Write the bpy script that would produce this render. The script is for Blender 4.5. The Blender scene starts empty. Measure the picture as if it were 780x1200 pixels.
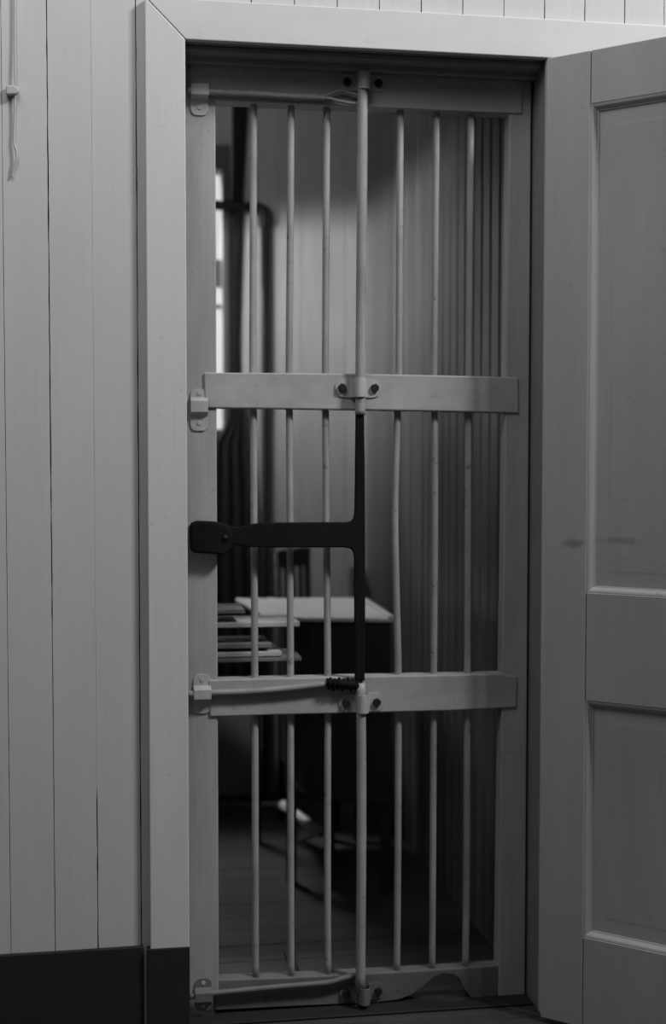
import bpy, bmesh, math, random
from mathutils import Vector, Matrix
random.seed(7)
C = bpy.context.scene.collection
S = bpy.context.scene
S.view_settings.view_transform = 'Standard'
S.view_settings.look = 'None'
S.view_settings.exposure = 0.0
S.view_settings.gamma = 1.0

# ------------------------------------------------------------------ camera
F, W, H = 1600.0, 780, 1200
YAW, PITCH, ROLL, SHY = 0.16408, 0.04722, 0.000345, 22.83
fwd = Vector((math.sin(YAW)*math.cos(PITCH), math.cos(YAW)*math.cos(PITCH), -math.sin(PITCH)))
rt = Vector((math.cos(YAW), -math.sin(YAW), 0))
up = rt.cross(fwd)
r2 = rt*math.cos(ROLL) + up*math.sin(ROLL)
u2 = -rt*math.sin(ROLL) + up*math.cos(ROLL)

def ray(x, y):
    return r2*((x-W/2)/F) - u2*((y-H/2-SHY)/F) + fwd

_d = ray(300, 1206); _d = _d*(3.0/_d.y)
CAM = Vector((0, -3.0, -_d.z))            # floor of the wall plane is z = 0

def at(x, y, Y=0.0):                       # point on the vertical plane y = Y seen at a photo position
    d = ray(x, y); return CAM + d*((Y-CAM.y)/d.y)

def atz(x, y, z):                          # point on the horizontal plane z
    d = ray(x, y); return CAM + d*((z-CAM.z)/d.z)

cd = bpy.data.cameras.new('camera'); cam = bpy.data.objects.new('camera', cd); C.objects.link(cam)
M = Matrix((r2, u2, -fwd)).transposed().to_4x4(); M.translation = CAM
cam.matrix_world = M
cd.sensor_fit = 'AUTO'; cd.sensor_width = 36; cd.lens = F/H*36
cd.shift_y = SHY/H
cd.clip_start = 0.05
cd.dof.use_dof = True; cd.dof.focus_distance = 2.95; cd.dof.aperture_fstop = 1.7
S.camera = cam

# ------------------------------------------------------------------ materials
def mat(name, g, rough=0.55, var=0.12, grain=0.0, scale=(6, 6, 1.2), bump=0.15, spots=0.0, metal=0.0, dirt=None, spec=0.4):
    m = bpy.data.materials.new(name); m.use_nodes = True
    nt = m.node_tree; N = nt.nodes; L = nt.links
    b = N['Principled BSDF']; b.inputs['Roughness'].default_value = rough; b.inputs['Metallic'].default_value = metal
    b.inputs['Specular IOR Level'].default_value = spec
    tc = N.new('ShaderNodeTexCoord')
    mp = N.new('ShaderNodeMapping'); mp.inputs['Scale'].default_value = scale
    L.new(tc.outputs['Object'], mp.inputs['Vector'])
    n1 = N.new('ShaderNodeTexNoise'); n1.inputs['Scale'].default_value = 1.6; n1.inputs['Detail'].default_value = 6
    n1.inputs['Roughness'].default_value = 0.62
    L.new(mp.outputs['Vector'], n1.inputs['Vector'])
    r1 = N.new('ShaderNodeMapRange'); r1.inputs['From Min'].default_value = 0.25; r1.inputs['From Max'].default_value = 0.75
    r1.inputs['To Min'].default_value = 1-var; r1.inputs['To Max'].default_value = 1+var
    L.new(n1.outputs['Fac'], r1.inputs['Value'])
    fac = r1.outputs['Result']
    # fine brush / grain streaks along local z
    mp2 = N.new('ShaderNodeMapping'); mp2.inputs['Scale'].default_value = (scale[0]*22, scale[1]*22, scale[2]*5)
    L.new(tc.outputs['Object'], mp2.inputs['Vector'])
    n2 = N.new('ShaderNodeTexNoise'); n2.inputs['Scale'].default_value = 1.0; n2.inputs['Detail'].default_value = 4
    L.new(mp2.outputs['Vector'], n2.inputs['Vector'])
    if grain:
        r2_ = N.new('ShaderNodeMapRange'); r2_.inputs['From Min'].default_value = 0.3; r2_.inputs['From Max'].default_value = 0.7
        r2_.inputs['To Min'].default_value = 1-grain; r2_.inputs['To Max'].default_value = 1+grain
        L.new(n2.outputs['Fac'], r2_.inputs['Value'])
        mu = N.new('ShaderNodeMath'); mu.operation = 'MULTIPLY'
        L.new(fac, mu.inputs[0]); L.new(r2_.outputs['Result'], mu.inputs[1]); fac = mu.outputs[0]
    if spots:
        n3 = N.new('ShaderNodeTexNoise'); n3.inputs['Scale'].default_value = 55; n3.inputs['Detail'].default_value = 3
        L.new(tc.outputs['Object'], n3.inputs['Vector'])
        r3 = N.new('ShaderNodeMapRange'); r3.inputs['From Min'].default_value = 0.66; r3.inputs['From Max'].default_value = 0.72
        r3.inputs['To Min'].default_value = 1; r3.inputs['To Max'].default_value = 1-spots
        L.new(n3.outputs['Fac'], r3.inputs['Value'])
        mu = N.new('ShaderNodeMath'); mu.operation = 'MULTIPLY'
        L.new(fac, mu.inputs[0]); L.new(r3.outputs['Result'], mu.inputs[1]); fac = mu.outputs[0]
    for (p, rad, amt) in (dirt or []):      # worn, grimy patches at a place on the object
        vm = N.new('ShaderNodeVectorMath'); vm.operation = 'SUBTRACT'; vm.inputs[1].default_value = p
        L.new(tc.outputs['Object'], vm.inputs[0])
        vs = N.new('ShaderNodeVectorMath'); vs.operation = 'MULTIPLY'; vs.inputs[1].default_value = (1/rad[0], 1/rad[1], 1/rad[2])
        L.new(vm.outputs[0], vs.inputs[0])
        ln = N.new('ShaderNodeVectorMath'); ln.operation = 'LENGTH'; L.new(vs.outputs[0], ln.inputs[0])
        ad = N.new('ShaderNodeMath'); ad.operation = 'MULTIPLY_ADD'; ad.inputs[1].default_value = 1.5; ad.inputs[2].default_value = -0.75
        nz = N.new('ShaderNodeTexNoise'); nz.inputs['Scale'].default_value = 40; nz.inputs['Detail'].default_value = 4
        L.new(tc.outputs['Object'], nz.inputs['Vector']); L.new(nz.outputs['Fac'], ad.inputs[0])
        sm = N.new('ShaderNodeMath'); sm.operation = 'ADD'; L.new(ln.outputs['Value'], sm.inputs[0]); L.new(ad.outputs[0], sm.inputs[1])
        rr = N.new('ShaderNodeMapRange'); rr.inputs['From Min'].default_value = 0.2; rr.inputs['From Max'].default_value = 1.0
        rr.inputs['To Min'].default_value = 1-amt; rr.inputs['To Max'].default_value = 1
        L.new(sm.outputs[0], rr.inputs['Value'])
        mu = N.new('ShaderNodeMath'); mu.operation = 'MULTIPLY'
        L.new(fac, mu.inputs[0]); L.new(rr.outputs['Result'], mu.inputs[1]); fac = mu.outputs[0]
    mg = N.new('ShaderNodeMath'); mg.operation = 'MULTIPLY'; mg.inputs[1].default_value = g
    L.new(fac, mg.inputs[0])
    cb = N.new('ShaderNodeCombineColor')
    for i in range(3): L.new(mg.outputs[0], cb.inputs[i])
    L.new(cb.outputs[0], b.inputs['Base Color'])
    if bump:
        bp = N.new('ShaderNodeBump'); bp.inputs['Strength'].default_value = bump; bp.inputs['Distance'].default_value = 0.002
        L.new(n2.outputs['Fac'], bp.inputs['Height']); L.new(bp.outputs['Normal'], b.inputs['Normal'])
    return m

def board_mat(name, g, axis, pitch, off, var, rough=0.5, along='z', lo=0.55):
    """boarding whose single boards differ in tone; axis = object axis across the boards"""
    m = mat(name, g, rough, 0.10, 0.10, (5, 5, 0.8) if along == 'z' else ((0.8, 5, 5) if along == 'x' else (5, 0.8, 5)))
    nt = m.node_tree; N = nt.nodes; L = nt.links
    b = N['Principled BSDF']
    src = b.inputs['Base Color'].links[0].from_socket
    tc = N.new('ShaderNodeTexCoord'); sp = N.new('ShaderNodeSeparateXYZ'); L.new(tc.outputs['Object'], sp.inputs[0])
    a = N.new('ShaderNodeMath'); a.operation = 'SUBTRACT'; a.inputs[1].default_value = off
    L.new(sp.outputs[axis], a.inputs[0])
    d = N.new('ShaderNodeMath'); d.operation = 'DIVIDE'; d.inputs[1].default_value = pitch; L.new(a.outputs[0], d.inputs[0])
    f = N.new('ShaderNodeMath'); f.operation = 'FLOOR'; L.new(d.outputs[0], f.inputs[0])
    wn = N.new('ShaderNodeTexWhiteNoise'); wn.noise_dimensions = '1D'; L.new(f.outputs[0], wn.inputs['W'])
    r = N.new('ShaderNodeMapRange'); r.inputs['To Min'].default_value = 1-var; r.inputs['To Max'].default_value = 1+var
    L.new(wn.outputs['Value'], r.inputs['Value'])
    mx = N.new('ShaderNodeVectorMath'); mx.operation = 'SCALE'
    L.new(src, mx.inputs[0]); L.new(r.outputs['Result'], mx.inputs['Scale'])
    L.new(mx.outputs[0], b.inputs['Base Color'])
    return m

M_wall = mat('painted boarding', 0.50, 0.5, 0.05, 0.02, (5, 5, 1.0), 0.12, spots=0.06)
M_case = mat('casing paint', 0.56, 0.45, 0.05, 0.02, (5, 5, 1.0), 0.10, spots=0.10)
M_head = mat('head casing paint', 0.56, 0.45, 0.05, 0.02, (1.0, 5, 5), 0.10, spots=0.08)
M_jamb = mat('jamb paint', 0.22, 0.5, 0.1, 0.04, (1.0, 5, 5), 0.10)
M_base = mat('dark skirting paint', 0.012, 0.7, 0.2, 0.1, (1, 5, 5), 0.1)
M_gate = mat('gate stile paint', 0.34, 0.5, 0.2, 0.05, (5, 5, 1.2), 0.2, spots=0.12)
M_rail = mat('gate rail paint', 0.35, 0.42, 0.2, 0.06, (1.2, 5, 5), 0.2, spots=0.15)
M_bar = mat('painted iron bar', 0.30, 0.45, 0.25, 0.05, (9, 9, 5), 0.2, spots=0.5)
M_fit = mat('painted iron fitting', 0.39, 0.42, 0.2, 0.05, (9, 9, 9), 0.2, spots=0.3)
M_dark = mat('black iron', 0.009, 0.75, 0.3, 0.1, (8, 8, 8), 0.25, spots=0.0, spec=0.08)
M_nut = mat("dark iron nut", 0.006, 0.7, 0.2, 0, (8, 8, 8), 0.1)
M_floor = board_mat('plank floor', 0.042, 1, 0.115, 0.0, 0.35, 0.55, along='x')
M_black = mat('shadow backing', 0.01, 0.9, 0, 0, bump=0)

# ------------------------------------------------------------------ geometry helpers
def obj(name, bm, m, parent=None, bevel=0.0, smooth=False, seg=2, kind=None):
    me = bpy.data.meshes.new(name)
    bmesh.ops.recalc_face_normals(bm, faces=bm.faces[:])
    bm.to_mesh(me); bm.free()
    o = bpy.data.objects.new(name, me); C.objects.link(o)
    me.materials.append(m)
    if smooth:
        for p in me.polygons: p.use_smooth = True
    if bevel:
        b = o.modifiers.new('Bevel', 'BEVEL'); b.width = bevel; b.segments = seg; b.limit_method = 'ANGLE'
        b.angle_limit = math.radians(40)
    if parent: o.parent = parent
    if kind: o['kind'] = kind
    return o

def add_box(bm, x0, x1, y0, y1, z0, z1):
    v = [bm.verts.new((x, y, z)) for x in (x0, x1) for y in (y0, y1) for z in (z0, z1)]
    for f in ((0, 1, 3, 2), (4, 6, 7, 5), (0, 4, 5, 1), (2, 3, 7, 6), (0, 2, 6, 4), (1, 5, 7, 3)):
        bm.faces.new([v[i] for i in f])
    return bm

def box(x0, x1, y0, y1, z0, z1):
    return add_box(bmesh.new(), x0, x1, y0, y1, z0, z1)

def add_prism(bm, pts, y0, y1):           # pts = [(X,Z)...] in the wall plane
    a = [bm.verts.new((p[0], y0, p[1])) for p in pts]
    b = [bm.verts.new((p[0], y1, p[1])) for p in pts]
    n = len(pts)
    bm.faces.new(a); bm.faces.new(b[::-1])
    for i in range(n):
        bm.faces.new((a[i], a[(i+1) % n], b[(i+1) % n], b[i]))
    return bm

def prism(pts, y0, y1): return add_prism(bmesh.new(), pts, y0, y1)

def pix(pts, Y):                            # photo positions -> (X,Z) on plane Y
    return [(at(x, y, Y).x, at(x, y, Y).z) for x, y in pts]

def add_tube(bm, pts, r, n=14, caps=True):
    pts = [Vector(p) for p in pts]
    rs = r if isinstance(r, (list, tuple)) else [r]*len(pts)
    rings = []
    prev = None
    for i, p in enumerate(pts):
        t = (pts[min(i+1, len(pts)-1)] - pts[max(i-1, 0)]).normalized()
        if prev is None:
            a = Vector((0, 1, 0)) if abs(t.y) < 0.9 else Vector((1, 0, 0))
            e1 = t.cross(a).normalized()
        else:
            e1 = (prev - t*prev.dot(t)).normalized()
        prev = e1
        e2 = t.cross(e1)
        rings.append([bm.verts.new(p + (e1*math.cos(2*math.pi*k/n) + e2*math.sin(2*math.pi*k/n))*rs[i]) for k in range(n)])
    for a, b in zip(rings, rings[1:]):
        for k in range(n):
            bm.faces.new((a[k], a[(k+1) % n], b[(k+1) % n], b[k]))
    if caps:
        bm.faces.new(rings[0][::-1]); bm.faces.new(rings[-1])
    return bm

def tube(pts, r, n=14): return add_tube(bmesh.new(), pts, r, n)

def spline(pts, k=6):
    pts = [Vector(p) for p in pts]; out = []
    for i in range(len(pts)-1):
        p0, p1, p2, p3 = pts[max(i-1, 0)], pts[i], pts[i+1], pts[min(i+2, len(pts)-1)]
        for j in range(k):
            t = j/k
            out.append(0.5*((2*p1) + (p2-p0)*t + (2*p0-5*p1+4*p2-p3)*t*t + (3*p1-p0-3*p2+p3)*t*t*t))
    out.append(pts[-1]); return out

def thing(name, label, cat, loc=(0, 0, 0), rotz=0.0, group=None):
    o = bpy.data.objects.new(name, None); C.objects.link(o); o.empty_display_size = 0.1
    o.location = loc; o.rotation_euler = (0, 0, rotz)
    o['label'] = label; o['category'] = cat
    if group: o['group'] = group
    return o

def under(root, o):                          # parent while keeping the world place
    o.parent = root
    o.matrix_parent_inverse = root.matrix_basis.inverted()
    return o

# ------------------------------------------------------------------ key levels
YC = -0.021            # casing face
YG = 0.080             # gate rail face
YS = 0.085             # gate stile face
XO, XI = at(173, 600, YC).x, at(219.5, 600, YC).x
XR = at(637.5, 600, YC).x                     # right edge of the opening
ZH = at(230, 46.5, YC).z                      # head of the opening
CW = XI - XO
ZTOP = 3.1
FLOOR_Y0, CELL_Y = -3.6, 2.2

# ------------------------------------------------------------------ floor
bm = bmesh.new()
y = FLOOR_Y0; k = 0
while y < CELL_Y + 0.1:
    off = -2.0
    add_box(bm, -2.2, 2.4, y+0.0012, y+0.115-0.0012, -0.03, random.uniform(-0.0015, 0.0002))
    y += 0.115
add_box(bm, -2.2, 2.4, FLOOR_Y0, CELL_Y+0.1, -0.06, -0.031)
obj('floor', bm, M_floor, kind='structure')

# ------------------------------------------------------------------ front wall of matched boards
def boards(bm, joints, z0, z1, yf, thick, jag, wfun):
    rows = max(2, int((z1-z0)/0.035))
    zs = [z0 + (z1-z0)*i/rows for i in range(rows+1)]
    for a, b in zip(joints, joints[1:]):
        wob_l = [wfun(a, z)*random.uniform(0.55, 1.45) for z in zs]
        wob_r = [wfun(b, z)*random.uniform(0.55, 1.45) for z in zs]
        dy = random.uniform(-0.0008, 0.0008)
        vl = [bm.verts.new((a+wob_l[i]/2, yf+dy, z)) for i, z in enumerate(zs)]
        vr = [bm.verts.new((b-wob_r[i]/2, yf+dy, z)) for i, z in enumerate(zs)]
        bl = [bm.verts.new((a+wob_l[i]/2, yf+thick, z)) for i, z in enumerate(zs)]
        br = [bm.verts.new((b-wob_r[i]/2, yf+thick, z)) for i, z in enumerate(zs)]
        for i in range(rows):
            bm.faces.new((vl[i], vr[i], vr[i+1], vl[i+1]))
            bm.faces.new((bl[i], vl[i], vl[i+1], bl[i+1]))
            bm.faces.new((vr[i], br[i], br[i+1], vr[i+1]))
        bm.faces.new((vl[0], bl[0], br[0], vr[0])); bm.faces.new((vl[-1], vr[-1], br[-1], bl[-1]))
J60, J110, J162 = at(60, 600, 0).x, at(111, 600, 0).x, at(162.5, 600, 0).x
pitch = 0.0945
def wf(x, z):
    if abs(x-J60) < 0.004: return 0.0024 if z > 0.95 else 0.0014
    if abs(x-J110) < 0.004: return 0.0004 if z > 0.55 else 0.0022
    if abs(x-J162) < 0.004: return 0.0022
    return 0.0012
left = [J60 - pitch*k for k in range(18, 0, -1)] + [J60, J110, J162, XI-0.004]
bm = bmesh.new()
boards(bm, left, 0.0, ZTOP, 0.0, 0.016, 1, wf)
Jr = at(685, 22, 0).x
tops = [Jr + pitch*k for k in range(-9, 12)]
tops = [t for t in tops if XI+0.02 < t < 2.2]
boards(bm, [XI-0.004] + tops + [2.3], ZH+0.005, ZTOP, 0.0, 0.016, 1, lambda x, z: 0.0022)
rb = [XR+0.004] + [t for t in tops if t > XR+0.03] + [2.3]
boards(bm, rb, 0.0, ZH+0.004, 0.0, 0.016, 1, lambda x, z: 0.0015)
wall_front = obj('wall_front', bm, M_wall, kind='structure')
bm = bmesh.new()
add_box(bm, left[0], XI-0.03, 0.017, 0.13, 0, ZTOP)
add_box(bm, XR+0.03, 2.3, 0.017, 0.13, 0, ZTOP)
add_box(bm, XI-0.03, XR+0.03, 0.017, 0.13, ZH+0.03, ZTOP)
obj('framing', bm, M_black, wall_front)

# casings with mitred corners
bm = prism([(XO, 0.0), (XI, 0.0), (XI, ZH), (XO, ZH+CW)], YC, -0.0012)
o = obj('trim_1', bm, M_case, bevel=0.0022, kind='structure')
g = 0.0014
XR2 = XR + CW
bm = prism([(XI+g, ZH+g*0.2), (2.25, ZH+g*0.2), (2.25, ZH+CW), (XO+g, ZH+CW)], YC+0.0006, -0.0012)
obj('trim_2', bm, M_head, bevel=0.002, kind='structure')
bm = prism([(XR, 0), (XR2, 0), (XR2, ZH-0.001), (XR, ZH-0.001)], YC, -0.0012)
obj('trim_3', bm, M_case, bevel=0.002, kind='structure')
# jambs and stepped head
bm = bmesh.new()
add_box(bm, XI-0.028, XI-0.002, YC+0.018, 0.135, 0, ZH)
o = obj('trim_4', bm, M_gate, kind='structure', bevel=0.001)
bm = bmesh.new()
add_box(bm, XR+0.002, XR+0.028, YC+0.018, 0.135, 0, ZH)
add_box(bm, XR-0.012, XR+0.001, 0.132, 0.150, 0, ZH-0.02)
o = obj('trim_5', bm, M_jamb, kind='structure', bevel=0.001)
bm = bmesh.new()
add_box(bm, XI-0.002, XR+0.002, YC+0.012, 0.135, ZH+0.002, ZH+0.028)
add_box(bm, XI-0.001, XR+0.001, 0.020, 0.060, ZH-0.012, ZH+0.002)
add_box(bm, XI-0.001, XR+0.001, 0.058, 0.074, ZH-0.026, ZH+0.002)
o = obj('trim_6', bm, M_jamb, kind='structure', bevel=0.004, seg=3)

# dark skirting and plinth
zb = at(100, 1113, -0.012).z
bm = prism([(left[0], 0), (J162+0.004, 0), (J162+0.004, zb), (J60, zb-0.002), (left[0], zb-0.004)], -0.014, -0.001)
obj('baseboard_left', bm, M_base, bevel=0.002, kind='structure')
zp = at(195, 1111.5, YC-0.004).z
bm = box(XO-0.008, XI+0.0004, YC-0.004, -0.0005, 0.0, zp)
obj('trim_7', bm, M_base, bevel=0.002, kind='structure')
bm = box(XR2+0.01, 2.3, -0.014, -0.001, 0, zb)
obj('baseboard_right', bm, M_base, bevel=0.002, kind='structure')
bm = box(XI+0.001, XR-0.001, 0.03, 0.14, 0.0003, 0.006)
obj('trim_8', bm, M_base, bevel=0.004, kind='structure')

# ------------------------------------------------------------------ the barred gate
gate = thing('barred_gate', 'wood-framed barred cell gate with iron rods and black lever, closed in the doorway', 'gate',
             ((XI+XR)/2, 0.1, 0.006))
def gp(o): return under(gate, o)

ST = 0.042
# stiles
p = pix([(222, 62), (252, 62), (256.5, 1168), (226, 1168)], YS)
xl = XI + 0.003
p = [(xl, p[0][1]), (p[1][0], p[1][1]), (p[2][0], p[2][1]), (xl, p[3][1])]
gp(obj('stile', prism(p, YS, YS+ST), M_gate, bevel=0.003))
p = pix([(597.5, 80), (622, 80), (618, 1178), (583, 1178)], YS)
xr = XR - 0.004
p = [(p[0][0], p[0][1]), (xr, p[1][1]), (xr, p[2][1]), (p[3][0], p[3][1])]
gp(obj('stile', prism(p, YS, YS+ST), M_gate, bevel=0.003))

M_low = mat('shaded lower gate paint', 0.13, 0.5, 0.25, 0.06, (1.2, 5, 5), 0.2, spots=0.3)  # darker gate paint: the shade near the floor is put into its colour
def rail(pts, y0=YG, y1=YG+ST+0.008, m=M_rail, jag=0.0):
    return gp(obj('rail', prism(pix(pts, y0), y0, y1), m, bevel=0.0028))
rail([(223, 72), (612, 82), (612, 133), (560, 131), (480, 127.5), (400, 124), (330, 121), (246, 117.5), (223, 112)])
rail([(239, 436.5), (330, 437), (420, 438), (500, 439.5), (607, 442), (607.5, 484), (500, 481.5), (400, 480), (300, 478.5), (240, 478)])
rail([(244, 797), (330, 795), (420, 793), (520, 791), (588, 789.5), (606, 793), (605, 829), (520, 833), (420, 835.5), (330, 837.5), (246, 840)])
# bottom rail with the ogee shaped bracket cut in its lower edge
bot = [(252, 1149), (330, 1146.5), (420, 1142), (500, 1137.5), (600, 1131)]
und = [(600, 1170), (572, 1171), (551, 1169), (543, 1158), (538, 1147), (531, 1142), (518, 1141), (508, 1145), (496, 1156), (482, 1166), (466, 1172), (440, 1175), (330, 1180), (252, 1184)]
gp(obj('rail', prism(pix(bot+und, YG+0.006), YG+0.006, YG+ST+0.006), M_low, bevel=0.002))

# vertical bars, slightly bent
YB = YG + 0.024
paths = [
 [(297, 112), (296.6, 270), (296, 440), (297, 500), (297.6, 640), (298.5, 800), (299, 1000), (299.2, 1150)],
 [(341, 112), (340, 270), (338.5, 440), (339, 500), (339.6, 640), (340.2, 800), (340.5, 1000), (341, 1148)],
 [(383, 114), (382, 270), (381, 440), (381.4, 500), (382.6, 640), (384, 800), (383.6, 1000), (384, 1146)],
 [(469, 120), (468, 270), (467, 440), (465, 500), (462.6, 600), (464.4, 700), (466.4, 795), (466, 1000), (464.6, 1142)],
 [(511.5, 122), (510, 270), (508.4, 440), (509, 500), (509.2, 640), (508, 800), (507, 1000), (506, 1140)],
 [(551.5, 124), (550.4, 270), (549, 440), (548.4, 500), (547.8, 640), (547.2, 800), (546.6, 1000), (545, 1138)],
]
for i, pa in enumerate(paths):
    pts = spline([at(x, y, YB + (0.004 if 0 < j < len(pa)-1 and j % 3 == 1 else 0)) for j, (x, y) in enumerate(pa)], 5)
    rad = 0.0081 if i != 4 else 0.0078
    gp(obj('bar', tube(pts, rad), M_bar, smooth=True))

# central locking rod in front of the rails
YR = YG - 0.016
up_rod = spline([at(424.5, 92, YR), at(424.2, 200, YR), at(423, 330, YR), at(422.2, 440, YR), at(421.8, 486, YR)], 5)
gp(obj('locking_rod', tube(up_rod, 0.0118, 18), M_bar, smooth=True))
low_rod = spline([at(422.5, 800, YR), at(423.4, 900, YR), at(423.2, 1020, YR), at(422, 1163, YR)], 5)
gp(obj('locking_rod', tube(low_rod, 0.0112, 18), M_bar, smooth=True))

# black T-shaped lever forged on the rod
lev = [(417.2, 480), (426.6, 480), (427.6, 560), (427.8, 640), (428, 720), (427.4, 798), (416.2, 798), (415.6, 720), (415.4, 654),
       (414.2, 647), (411, 643.2), (404, 641.6), (360, 641.6), (320, 641.8), (300, 641.6), (291, 641), (281, 638.6), (272, 638), (262, 638),
       (262, 616.5), (273, 616.5), (281, 618), (290, 615.2), (303, 613), (330, 612.4), (380, 612), (406, 612), (411.6, 610.6), (414.4, 607.6), (415.6, 602), (416.4, 560)]
lever = gp(obj('lever', prism(pix(lev, YR-0.006), YR-0.006, YR+0.007), M_dark, bevel=0.003))
lever['label'] = 'black forged lever handle'
# lock case with rounded hasp end that the lever drops into
lc = [(222.5, 617), (225, 612.5), (232, 610.5), (252, 611.5), (262, 613.5), (268.5, 617), (272, 623), (273, 634), (271, 643), (266.5, 649.5), (259, 651),
      (252, 649.6), (240, 648.5), (228, 648), (223.5, 645)]
lk = gp(obj('lock_case', prism(pix(lc, YR-0.012), YR-0.012, YS-0.0005), M_dark, bevel=0.006, seg=3))
bm = bmesh.new()
bmesh.ops.create_uvsphere(bm, u_segments=12, v_segments=8, radius=0.006)
q = at(264, 630, YR-0.013)
bmesh.ops.transform(bm, matrix=Matrix.Translation(q), verts=bm.verts[:])
s = obj('rivet', bm, M_nut, smooth=True); under(lk, s); s.matrix_parent_inverse = Matrix()

# clamps holding the rod to each rail
def disc(c, r, d, n=6, m=M_nut, name='nut', par=None, ang=0.0, bevel=0.001):
    bm = bmesh.new()
    pts = [(c[0]+r*math.cos(ang+2*math.pi*k/n), c[1]+r*math.sin(ang+2*math.pi*k/n)) for k in range(n)]
    add_prism(bm, pts, d[0], d[1])
    o = obj(name, bm, m, bevel=bevel); o.parent = par
    return o

def clamp(cx, cy, w, h, yface, tilt=0.0, m=M_fit):
    c = at(cx, cy, yface); k = 3.05/1600
    hw, hh = w/2*k, h/2*k
    bm = bmesh.new()
    rz, th = 0.0135, 0.003
    # strap profile in plan: ear, half-round over rod, ear
    prof = [(-hw, 0), (-rz-0.006, 0), (-rz-0.001, -0.006)]
    yc = YR - yface
    for j in range(9):
        a = math.pi*(1 - j/8)
        prof.append((math.cos(a)*(rz+0.0005), yc - math.sin(a)*rz*1.05))
    prof += [(rz+0.001, -0.006), (rz+0.006, 0), (hw, 0)]
    def corner(x):
        e = (abs(x)-(hw-hh))/hh
        return hh if e <= 0 else hh*(0.25+0.75*math.sqrt(max(0, 1-e*e)))
    prof2 = []
    for a, b in zip(prof, prof[1:]):
        n = 5 if abs(a[0]-b[0]) > 0.008 else 1
        for j in range(n): prof2.append((a[0]+(b[0]-a[0])*j/n, a[1]+(b[1]-a[1])*j/n))
    prof2.append(prof[-1])
    rows = []
    for x, yy in prof2:
        hgt = corner(x)
        rows.append([bm.verts.new((c.x+x, yface+yy-th, c.z+tilt*x+hgt)), bm.verts.new((c.x+x, yface+yy-th, c.z+tilt*x-hgt)),
                     bm.verts.new((c.x+x, yface+yy+0.0005, c.z+tilt*x-hgt)), bm.verts.new((c.x+x, yface+yy+0.0005, c.z+tilt*x+hgt))])
    for a, b in zip(rows, rows[1:]):
        for j in range(4): bm.faces.new((a[j], a[(j+1) % 4], b[(j+1) % 4], b[j]))
    bm.faces.new(rows[0]); bm.faces.new(rows[-1][::-1])
    o = gp(obj('clamp', bm, m, bevel=0.0008))
    for s in (-1, 1):
        n = disc((c.x+s*(hw-0.0155), c.z+tilt*s*hw), 0.0100, (yface-0.010, yface-0.002), 6, M_nut, 'nut', None, 0.3*s, 0.0015)
        under_child(o, n)
    return o

def under_child(par, o):
    # child of a gate part: keep the world place
    o.parent = par
    o.matrix_parent_inverse = (gate.matrix_basis @ par.matrix_parent_inverse).inverted() if par.parent else Matrix()
under_child(lk, s)

clamp(424.5, 97.5, 54, 20, YG)
clamp(419.5, 454.5, 56, 23, YG)
clamp(423, 823, 54, 22, YG)
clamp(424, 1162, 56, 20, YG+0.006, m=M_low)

# sliding bolts
YBo = YG - 0.010
k = 3.05/1600
M_bolt = mat('bolt paint', 0.24, 0.4, 0.25, 0.05, (9, 9, 9), 0.2, spots=0.4)
def bolt(pts, r, m=M_bolt):
    return gp(obj('slide_bolt', tube(spline([at(x, y, Y) for x, y, Y in pts], 5), r, 14), m, smooth=True))
b1 = bolt([(219.5, 105.5, YBo), (250, 108.2, YBo), (300, 110.6, YBo), (350, 113.6, YBo), (379, 114.6, YBo)], 0.0078)
for pr in ([(374, 114.6), (386, 110.6), (396, 106.8), (404, 107.6), (413, 110.2), (421, 111.5)], [(374, 114.8), (386, 115.4), (398, 118.6), (408, 120.6), (415, 121.4), (421, 121)]):
    o = obj('fork', tube(spline([at(x, y, YBo-0.002) for x, y in pr], 5), 0.0036, 10), M_bar, smooth=True)
    under_child(b1, o)
b2 = bolt([(219.5, 813.5, YBo), (245, 812, YBo), (290, 810.5, YBo), (340, 806.5, YBo), (380, 801.8, YBo), (400, 800, YBo)], [0.0078]*20+[0.0072]*6)
for j in range(7):                                # rough black wire binding between bolt and rod
    x = 386 + j*5.2
    c = at(x, 801.5 + (j % 2)*1.6, YBo-0.002)
    bm = bmesh.new()
    ring = [c + Vector((0.0022*math.sin(a), -0.0105*math.cos(a), 0.0125*math.sin(a)+0.001)) for a in [2*math.pi*q/14 for q in range(15)]]
    add_tube(bm, ring, 0.0026, 8, caps=False)
    under_child(b2, obj('wire_wrap', bm, M_dark, smooth=True))
o = obj('wire_wrap', tube([at(382, 800, YBo-0.003), at(424, 803, YBo-0.006)], 0.0105, 10), M_dark, smooth=True); under_child(b2, o)
YB3 = YBo + 0.004
bolt([(222, 1168, YB3), (250, 1164, YB3), (300, 1159, YB3), (350, 1154.5, YB3), (384, 1151.5, YB3), (402, 1146.5, YB3), (420, 1141.5, YB3)], 0.0066, M_low)

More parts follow.
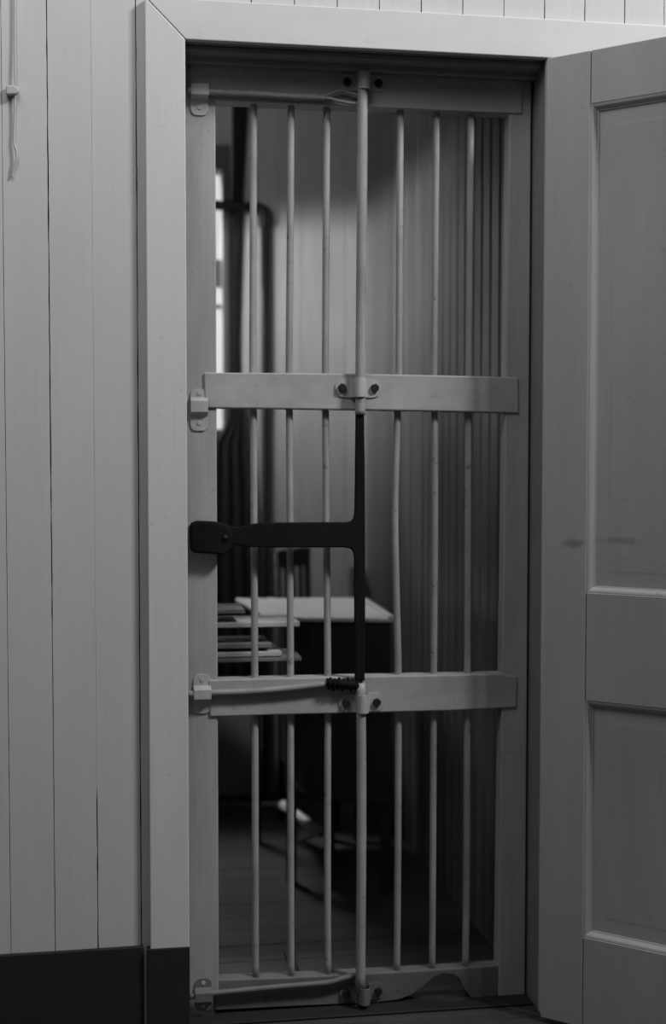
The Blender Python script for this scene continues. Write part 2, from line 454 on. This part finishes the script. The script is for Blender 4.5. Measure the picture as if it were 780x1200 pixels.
# staples that guide the bolts on the left stile
def staple(cx, y0, y1, zl, zh, w=20.5, raise_=0.020, m=M_fit):
    """plate with rounded ends from y0 to y1 (photo rows), raised loop between rows zl and zh"""
    a, b = at(cx, y0, YS), at(cx, y1, YS)
    l0, l1 = at(cx, zl, YS).z, at(cx, zh, YS).z
    hw = w/2*k; bm = bmesh.new()
    rows = []
    zs = []
    n = 6
    for j in range(n): zs.append((a.z - hw*0.8*(1-math.cos(math.pi/2*j/(n-1)))*1.0, None))
    prof = []
    top, botm = a.z, b.z
    def width(z):
        e = min(top - z, z - botm)
        if e >= hw*0.8: return hw
        t = 1 - e/(hw*0.8)
        return hw*(0.35+0.65*math.sqrt(max(0, 1-t*t)))
    zz = [top - (top-botm)*i/60 for i in range(61)]
    def lift(z):
        if l1 <= z <= l0:
            t = (z-l1)/(l0-l1)
            return raise_*min(1, math.sin(math.pi*t)*1.9) if 0 < t < 1 else 0
        return 0
    for z in zz:
        yy = YS - 0.0032 - lift(z); w_ = width(z)
        rows.append([bm.verts.new((a.x-w_, yy, z)), bm.verts.new((a.x+w_, yy, z)), bm.verts.new((a.x+w_, yy+0.0036, z)), bm.verts.new((a.x-w_, yy+0.0036, z))])
    for p_, q_ in zip(rows, rows[1:]):
        for j in range(4): bm.faces.new((p_[j], p_[(j+1) % 4], q_[(j+1) % 4], q_[j]))
    bm.faces.new(rows[0]); bm.faces.new(rows[-1][::-1])
    o = gp(obj('staple', bm, m, bevel=0.0008))
    for zc in ((top + max(l0, l1))/2, (botm + min(l0, l1))/2):
        n_ = disc((a.x, zc), 0.0052, (YS-0.0046, YS-0.002), 16, M_fit, 'screw', None, 0, 0.0008)
        under_child(o, n_)
staple(233.5, 83, 135.5, 97.5, 117.5)
staple(233, 456, 505, 466, 487, raise_=0.012)
staple(236.5, 790, 836, 803.5, 821)
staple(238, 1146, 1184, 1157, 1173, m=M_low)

# ------------------------------------------------------------------ panelled door standing open on the right
AZ = math.radians(44.27)
HP = at(637.5, 600, -0.066)
ud = Vector((math.cos(AZ), -math.sin(AZ), 0)); nd = Vector((-math.sin(AZ), -math.cos(AZ), 0))
def dpt(x, y):                                    # photo position on the door's face -> (u, z)
    d = ray(x, y); t = (HP-CAM).dot(nd)/d.dot(nd); p = CAM + d*t
    return (p-HP).dot(ud), p.z
DW = 0.80
zt = dpt(643, 68)[1]; zbt = 0.012
us = dpt(695.5, 100)[0]
uj = dpt(692, 90)[0]
z1 = dpt(697, 121)[1]; z2 = dpt(694, 695)[1]; z3 = dpt(686, 821)[1]; z4 = dpt(686, 1099)[1]
M_door = mat('door paint', 0.42, 0.5, 0.09, 0.03, (4, 4, 1.0), 0.15, spots=0.15,
             dirt=[((dpt(672, 637)[0], 0, dpt(672, 637)[1]), (0.035, 0.1, 0.014), 0.4), ((dpt(722, 634)[0], 0, dpt(722, 634)[1]), (0.06, 0.1, 0.012), 0.3)])
door = thing('door_1', 'grey painted panelled wooden door swung open in front of the right casing', 'door', HP.xyz, -AZ)
door.location.z = 0; door['kind'] = 'structure'
# local frame: x = along the door, y = into the thickness (away from the viewer), z up
TH = 0.038
def dobj(name, bm, m=M_door, bevel=0.0015):
    return obj(name, bm, m, door, bevel=bevel)
e = 0.0007
dobj('stile', box(0, uj-e, 0, TH, zbt, zt))
dobj('stile', box(DW-uj+e, DW, 0, TH, zbt, zt))
dobj('rail', box(uj+e, DW-uj-e, 0, TH, z1, zt))
dobj('rail', box(uj+e, DW-uj-e, 0, TH, z3, z2))
dobj('rail', box(uj+e, DW-uj-e, 0, TH, zbt, z4))
def panel(u0, u1, za, zb_):
    bm = bmesh.new()
    prof = [(-0.001, 0.002), (0.002, 0.0015), (0.006, 0.003), (0.009, 0.007), (0.012, 0.012), (0.0145, 0.013), (0.0148, 0.016), (0.044, 0.0158), (0.050, 0.0154)]
    rings = []
    for o_, d_ in prof:
        rings.append([bm.verts.new((x, d_, z)) for x, z in ((u0+o_, za+o_), (u1-o_, za+o_), (u1-o_, zb_-o_), (u0+o_, zb_-o_))])
    for a, b in zip(rings, rings[1:]):
        for j in range(4): bm.faces.new((a[j], a[(j+1) % 4], b[(j+1) % 4], b[j]))
    bm.faces.new(rings[-1])
    back = [bm.verts.new((v.co.x, 0.028, v.co.z)) for v in rings[0]]
    bm.faces.new(back[::-1])
    for j in range(4): bm.faces.new((rings[0][j], rings[0][(j+1) % 4], back[(j+1) % 4], back[j]))
    dobj('panel', bm, bevel=0)
panel(uj, DW-uj, z2, z1)
panel(uj, DW-uj, z4, z3)

# ------------------------------------------------------------------ wire on the boards at far left
wire = thing('wall_wire', 'thin wire clipped to the pale wall boards at the far left edge', 'wire', at(17, 108, -0.004))
M_wire = mat('painted wire', 0.42, 0.6, 0.1, 0)
wp = [at(17, -60, -0.004), at(17.4, 40, -0.004), at(17.6, 100, -0.006), at(17, 140, -0.004), at(16.2, 165, -0.004), at(19, 176, -0.006), at(19.4, 186, -0.006), at(16, 198, -0.004), at(14, 208, -0.003)]
under(wire, obj('wire', tube(spline(wp, 6), 0.0022, 8), M_wire, smooth=True))
c = at(15, 106.5, -0.008)
under(wire, obj('clip', prism([(c.x-0.014, c.z-0.010), (c.x+0.008, c.z-0.008), (c.x+0.013, c.z-0.002), (c.x+0.012, c.z+0.006), (c.x+0.004, c.z+0.010), (c.x-0.014, c.z+0.010)], -0.016, -0.001), M_wire, bevel=0.003))

# ------------------------------------------------------------------ the cell behind the gate
XW = at(429, 400, CELL_Y).x                        # right wall of the cell
XLW = -1.0
ZC = 2.95
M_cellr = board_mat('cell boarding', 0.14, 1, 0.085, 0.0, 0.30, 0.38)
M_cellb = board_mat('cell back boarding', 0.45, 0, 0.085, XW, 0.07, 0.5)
M_cdark = mat('cell ceiling paint', 0.2, 0.6, 0.1, 0.03)
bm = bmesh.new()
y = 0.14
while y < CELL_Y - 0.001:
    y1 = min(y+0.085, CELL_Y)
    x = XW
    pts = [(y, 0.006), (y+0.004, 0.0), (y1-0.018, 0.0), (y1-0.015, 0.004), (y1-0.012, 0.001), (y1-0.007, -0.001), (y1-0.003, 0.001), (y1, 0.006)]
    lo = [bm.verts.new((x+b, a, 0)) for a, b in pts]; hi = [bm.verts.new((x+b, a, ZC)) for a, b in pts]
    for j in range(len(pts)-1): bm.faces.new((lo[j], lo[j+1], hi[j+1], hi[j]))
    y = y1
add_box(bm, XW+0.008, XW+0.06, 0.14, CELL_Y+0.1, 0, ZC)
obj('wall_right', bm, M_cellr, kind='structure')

# back wall with window opening
wx1 = at(260.5, 350, CELL_Y).x; wx0 = wx1 - 0.72
wzt = at(256, 199, CELL_Y).z; wzb = at(256, 503, CELL_Y).z
bm = bmesh.new()
def bwall(x0, x1, z0, z1_):
    x = x1
    while x > x0 + 1e-4:
        xa = max(x-0.085, x0)
        pts = [(xa, 0.004), (xa+0.003, 0), (x-0.003, 0), (x, 0.004)]
        lo = [bm.verts.new((a, CELL_Y+b, z0)) for a, b in pts]; hi = [bm.verts.new((a, CELL_Y+b, z1_)) for a, b in pts]
        for j in range(3): bm.faces.new((lo[j], lo[j+1], hi[j+1], hi[j]))
        x = xa
    add_box(bm, x0, x1, CELL_Y+0.006, CELL_Y+0.1, z0, z1_)
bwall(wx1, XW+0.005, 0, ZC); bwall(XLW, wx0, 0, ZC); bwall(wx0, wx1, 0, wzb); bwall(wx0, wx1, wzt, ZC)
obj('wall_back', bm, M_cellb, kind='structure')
# left wall with a window hole (light comes in through it)
LY0, LY1, LZ0, LZ1 = 0.54, 1.30, 1.45, 2.04
bm = bmesh.new()
add_box(bm, XLW-0.1, XLW, 0.13, LY0, 0, ZC); add_box(bm, XLW-0.1, XLW, LY1, CELL_Y+0.1, 0, ZC)
add_box(bm, -1.64, -1.60, -0.4, 1.4, 1.2, 1.930); add_box(bm, XLW-0.1, XLW, LY0, LY1, 0, LZ0); add_box(bm, XLW-0.1, XLW, LY0, LY1, LZ1, ZC)  # slab beyond the wall is added, unseen, to fade the light downwards
obj('wall_left', bm, M_cellb, kind='structure')
obj('ceiling', box(XLW-0.1, XW+0.06, 0.13, CELL_Y+0.1, ZC, ZC+0.06), M_cdark, kind='structure')

# back window
M_frame = mat('dark window paint', 0.10, 0.5, 0.1, 0.03)
M_glass = bpy.data.materials.new('window glass'); M_glass.use_nodes = True
nt = M_glass.node_tree; nt.nodes.remove(nt.nodes['Principled BSDF'])
tr = nt.nodes.new('ShaderNodeBsdfTransparent'); gl = nt.nodes.new('ShaderNodeBsdfGlossy'); gl.inputs['Roughness'].default_value = 0.04
mx = nt.nodes.new('ShaderNodeMixShader'); mx.inputs[0].default_value = 0.06
nt.links.new(tr.outputs[0], mx.inputs[1]); nt.links.new(gl.outputs[0], mx.inputs[2]); nt.links.new(mx.outputs[0], nt.nodes['Material Output'].inputs['Surface'])
win = thing('window_1', 'bright sash window in the back wall of the cell, mostly behind the gate stile', 'window', ((wx0+wx1)/2, CELL_Y, wzb))
win['kind'] = 'structure'
cwx = at(268, 350, CELL_Y).x - wx1
bm = bmesh.new()
add_box(bm, wx1, wx1+cwx, CELL_Y-0.016, CELL_Y-0.0005, wzb, wzt+0.09)
add_box(bm, wx0-cwx, wx0, CELL_Y-0.016, CELL_Y-0.0005, wzb, wzt+0.09)
add_box(bm, wx0, wx1, CELL_Y-0.016, CELL_Y-0.0005, wzt, wzt+0.09)
under(win, obj('window_frame', bm, M_frame, bevel=0.003))
under(win, obj('window_sill', box(wx0-cwx-0.02, wx1+cwx, CELL_Y-0.021, CELL_Y+0.02, wzb-0.03, wzb), M_frame, bevel=0.004))
za, zc = at(256, 303, CELL_Y).z, at(256, 335, CELL_Y).z
bm = bmesh.new()
add_box(bm, wx0, wx1, CELL_Y+0.03, CELL_Y+0.06, zc, za)
for yy in (237, 358):
    z = at(256, yy, CELL_Y).z; add_box(bm, wx0, wx1, CELL_Y+0.035, CELL_Y+0.055, z-0.008, z+0.008)
add_box(bm, (wx0+wx1)/2-0.008, (wx0+wx1)/2+0.008, CELL_Y+0.035, CELL_Y+0.055, wzb, wzt)
under(win, obj('sash', bm, M_frame))
under(win, obj('pane', box(wx0, wx1, CELL_Y+0.043, CELL_Y+0.047, wzb, wzt), M_glass))

# pale board added outside, lit so the window panes look bright
M_out = mat('pale outside reflector', 0.8, 0.8, 0.04, 0, bump=0)
ow = obj('outside_reflector', box(-2.5, 2.5, 4.6, 4.7, -0.5, 5), M_out, kind='structure')

# dark hanging cloth beside the window
M_cloth = mat('dark cloth', 0.016, 0.9, 0.3, 0.1, (10, 10, 2), 0.3)
ledge = [(100, 272), (200, 272), (300, 271), (380, 270), (430, 269.5), (470, 268), (500, 263), (520, 248), (600, 244), (700, 244), (790, 244)]
redge = [(100, 291.5), (200, 286), (300, 281.5), (380, 279), (430, 279), (470, 282), (500, 285), (560, 290), (640, 294.5), (700, 297), (790, 300)]
def lerp(tab, y):
    for (a, b), (c_, d_) in zip(tab, tab[1:]):
        if y <= c_: t = max(0, (y-a)/(c_-a)); return b + (d_-b)*t
    return tab[-1][1]
bm = bmesh.new(); rows = []
NY, NX = 60, 20
for i in range(NY+1):
    y = 85 + (790-85)*i/NY
    yc = 2.189 if y < 440 else max(2.165, 2.189-(y-440)/60*0.024)
    a, b = at(lerp(ledge, y), y, yc), at(lerp(redge, y), y, yc)
    row = []
    for j in range(NX+1):
        t = j/NX
        row.append(bm.verts.new((a.x+(b.x-a.x)*t, yc+(0.005 if y < 440 else 0.008)*math.sin(t*math.pi*7+i*0.02), a.z)))
    rows.append(row)
for r0, r1 in zip(rows, rows[1:]):
    for j in range(NX): bm.faces.new((r0[j], r0[j+1], r1[j+1], r1[j]))
cl = obj('curtain', bm, M_cloth, smooth=True)
so = cl.modifiers.new('Solidify', 'SOLIDIFY'); so.thickness = 0.004
cl['label'] = 'dark hanging cloth gathered at the middle beside the bright back window'; cl['category'] = 'curtain'

# dark pipe with elbow on the back wall
M_pipe = mat('dark pipe', 0.025, 0.6, 0.2, 0)
YP = 2.180
pc = at(309, 243.5, YP)
pipe = thing('wall_pipe', 'dark iron pipe turning down at an elbow on the pale cell back wall', 'pipe', pc)
pl_ = at(225, 244, YP)
elb = [pc + Vector((-0.05, 0, 0))] + [pc + Vector((-0.05+0.05*math.sin(a), 0, -0.05+0.05*math.cos(a))) for a in [math.pi/2*q/8 for q in range(9)]] 
elb = [pc+Vector((-0.06, 0, 0)), pc+Vector((-0.03, 0, 0)), pc+Vector((-0.012, 0, -0.003)), pc+Vector((-0.003, 0, -0.012)), pc+Vector((0, 0, -0.03)), pc+Vector((0, 0, -0.07))]
under(pipe, obj('elbow', tube(spline(elb, 4), 0.0195, 14), M_pipe, smooth=True))
under(pipe, obj('arm', tube([(pl_.x, YP-0.022, pc.z), (pc.x-0.10, YP-0.020, pc.z), (pc.x-0.04, YP, pc.z)], 0.0185), M_pipe, smooth=True))
under(pipe, obj('riser', tube([(pc.x, YP, pc.z-0.05), (pc.x, YP, 0.001)], 0.0125), M_pipe, smooth=True))
for zf in (0.6, 0.0):
    pass

# desk with pale top
TZ = 0.82
tl = [atz(311, 722.5, TZ), atz(276, 701, TZ), atz(425, 700.5, TZ), atz(462, 725, TZ)]
M_top = mat('pale desk top', 0.75, 0.5, 0.06, 0.02)
M_desk = mat('dark desk wood', 0.03, 0.6, 0.2, 0.08)
desk = thing('desk', 'dark desk with pale top standing in the cell behind the bars', 'desk', (sum(p.x for p in tl)/4, sum(p.y for p in tl)/4, 0))
def slab(pts, z0, z1):
    bm = bmesh.new()
    a = [bm.verts.new((p[0], p[1], z0)) for p in pts]; b = [bm.verts.new((p[0], p[1], z1)) for p in pts]
    n = len(pts)
    bm.faces.new(a[::-1]); bm.faces.new(b)
    for i in range(n): bm.faces.new((a[i], a[(i+1) % n], b[(i+1) % n], b[i]))
    return bm
fl, bl, br, fr = tl
def mixp(a, b, t): return a + (b-a)*t
fl2 = mixp(fl, fr, 0.06); fl3 = mixp(fl, fr, 0.22) - Vector((0, 0.01, 0))
under(desk, obj('top', slab([fl, fl2, fl3, fr, br, bl], TZ-0.012, TZ), M_top, bevel=0.003))
fp = [mixp(fl, fr, 0.34), mixp(bl, br, 0.34), mixp(bl, br, 0.985), mixp(fl, fr, 0.985)]
cen = sum(fp, Vector())/4
fp = [mixp(p, cen, 0.03) for p in fp]
under(desk, obj('pedestal', slab(fp, 0.27, TZ-0.0122), M_desk, bevel=0.003))
lx0, lx1 = at(386, 900, fp[0].y+0.03).x, at(386, 900, fp[1].y-0.03).x
for q in [Vector((lx0, fp[0].y+0.03, 0)), Vector((lx1, fp[1].y-0.03, 0)), mixp(fp[2], cen, 0.08), mixp(fp[3], cen, 0.08)]:
    under(desk, obj('leg', box(q.x-0.014, q.x+0.014, q.y-0.014, q.y+0.014, 0, 0.2705), M_desk, bevel=0.002))
lb = Vector((at(300, 900, bl.y-0.05).x, bl.y-0.05, 0))
lg = Vector((at(341, 900, fl.y+0.06).x, fl.y+0.06, 0))
for q in (lb, lg):
    under(desk, obj('leg', box(q.x-0.014, q.x+0.014, q.y-0.014, q.y+0.014, 0, TZ-0.0122), M_desk, bevel=0.002))
eb = [mixp(fr, br, 0.02), mixp(fr, br, 1.0), mixp(br, bl, 0.05), mixp(fr, fl, 0.05)]
eb = [fr, br, br + (bl-br).normalized()*0.018, fr + (fl-fr).normalized()*0.018]
under(desk, obj('edge_strip', slab(eb, TZ-0.003, TZ+0.008), M_top, bevel=0.002))

# chair behind the desk
M_chair = mat('dark chair wood', 0.02, 0.5, 0.2, 0.05)
YCH = 1.82
c0 = at(329, 650, YCH)
chair = thing('chair', 'dark wooden chair with spindle back behind the pale desk top', 'chair', (c0.x, YCH, 0), math.radians(57))
CWD, CDP, CH = 0.25, 0.22, c0.z           # local x along the back, seat reaching towards local -y
def cobj(name, bm, **k): return obj(name, bm, M_chair, chair, **k)
for x in (0.0, CWD):
    cobj('leg', tube([(x, 0, 0.0005), (x, 0, 0.45), (x, 0.015, CH)], 0.013, 10), smooth=True)
    cobj('leg', tube([(x, -CDP, 0.0005), (x, -CDP, 0.45)], 0.013, 10), smooth=True)
cobj('seat', box(-0.015, CWD+0.015, -CDP-0.015, 0.012, 0.44, 0.465), bevel=0.006)
cobj('top_rail', box(-0.012, CWD+0.012, 0.002, 0.024, CH-0.05, CH+0.015), bevel=0.006)
for j in range(1, 4):
    x = CWD*j/4
    cobj('spindle', tube([(x, 0, 0.46), (x, 0.013, CH-0.03)], 0.010, 8), smooth=True)

# low rack with pale boards, left of the desk
M_pale = mat('pale board', 0.5, 0.6, 0.12, 0.05, (1, 5, 5))
M_dim = mat('dull board', 0.2, 0.6, 0.12, 0.05, (1, 5, 5))
YK = 0.30
rx0, rx1 = at(225, 740, YK).x, at(346, 740, YK).x
rack = thing('rack', 'low dark rack with pale board shelves just inside the gate, left of the desk', 'rack', ((rx0+rx1)/2, YK+0.1, 0))
def shelf(ya, yb, x1p, m):
    a = at(290, ya, YK).z; b = at(290, yb, YK).z
    x1_ = at(x1p, 740, YK).x
    under(rack, obj('shelf', box(rx0, x1_, YK, YK+0.16, b, a), m, bevel=0.002))
shelf(714, 719, 287, M_dim)
shelf(729.5, 735.5, 351, M_pale)
shelf(754, 760, 318, M_dim)
shelf(764, 770, 330, M_pale)
shelf(771, 776, 353, M_dim)
zz1 = at(290, 728, YK).z
rxp = at(341, 740, YK+0.08).x
for x, zt_ in ((rx0+0.012, at(290, 714, YK).z), (rxp, zz1)):
    under(rack, obj('post', box(x-0.008, x+0.008, YK+0.07, YK+0.09, 0.012, zt_), M_chair, bevel=0.002))
    under(rack, obj('foot', box(x-0.010, x+0.010, YK+0.01, YK+0.15, 0.0006, 0.0125), M_chair, bevel=0.002))

# pale bar on the cell floor with thin rods
M_stick = mat('pale stick', 0.9, 0.5, 0.05, 0.02)
stand = thing('folded_stand', 'folded stand with a pale bar and thin rods lying on the cell floor', 'stand', atz(360, 962, 0))
a, b = atz(331, 943, 0.10), atz(375, 976, 0.06)
under(stand, obj('bar', tube([a, b], 0.0165, 12), M_stick, smooth=True))
under(stand, obj('rod', tube([b, atz(344, 987, 0.008)], 0.006, 8), M_dim, smooth=True))
under(stand, obj('rod', tube([a, atz(240, 943, 0.008)], 0.006, 8), M_dim, smooth=True))

# ------------------------------------------------------------------ light
def area(name, loc, target, size, power, size_y=None):
    l = bpy.data.lights.new(name, 'AREA'); l.energy = power; l.size = size
    if size_y: l.shape = 'RECTANGLE'; l.size_y = size_y
    o = bpy.data.objects.new(name, l); C.objects.link(o); o.location = loc
    o.rotation_euler = (Vector(target)-Vector(loc)).to_track_quat('-Z', 'Y').to_euler()
    return o
area('key_light', (2.75, -1.85, 4.35), (0.4, 0, 1.4), 0.6, 146)
area('fill_light', (-0.4, -1.3, 3.5), (0.7, 0, 1.0), 1.3, 23)
area('cell_window_light', (XLW-0.75, 0.30, 1.97), (0.7, 2.0, 1.7), 0.5, 112, 0.06)
area('outside_light', (0, 2.6, 3.6), (0, 4.6, 2.0), 1.5, 36)  # added lamp that lights the pale board behind the panes
area('back_window_light', (-0.25, 3.05, 3.3), (0.6, 1.3, 0.7), 0.5, 95)

sp_ = area('cell_upper_fill', (XLW+0.25, 0.35, 2.75), (0.75, 2.1, 2.5), 0.4, 1.3)  # added fill that lifts the upper cell walls; no lamp hangs there
sp_.data.spread = math.radians(75)
w = bpy.data.worlds.new('world'); S.world = w; w.use_nodes = True
bg = w.node_tree.nodes['Background']; bg.inputs['Color'].default_value = (1, 1, 1, 1); bg.inputs['Strength'].default_value = 0.04
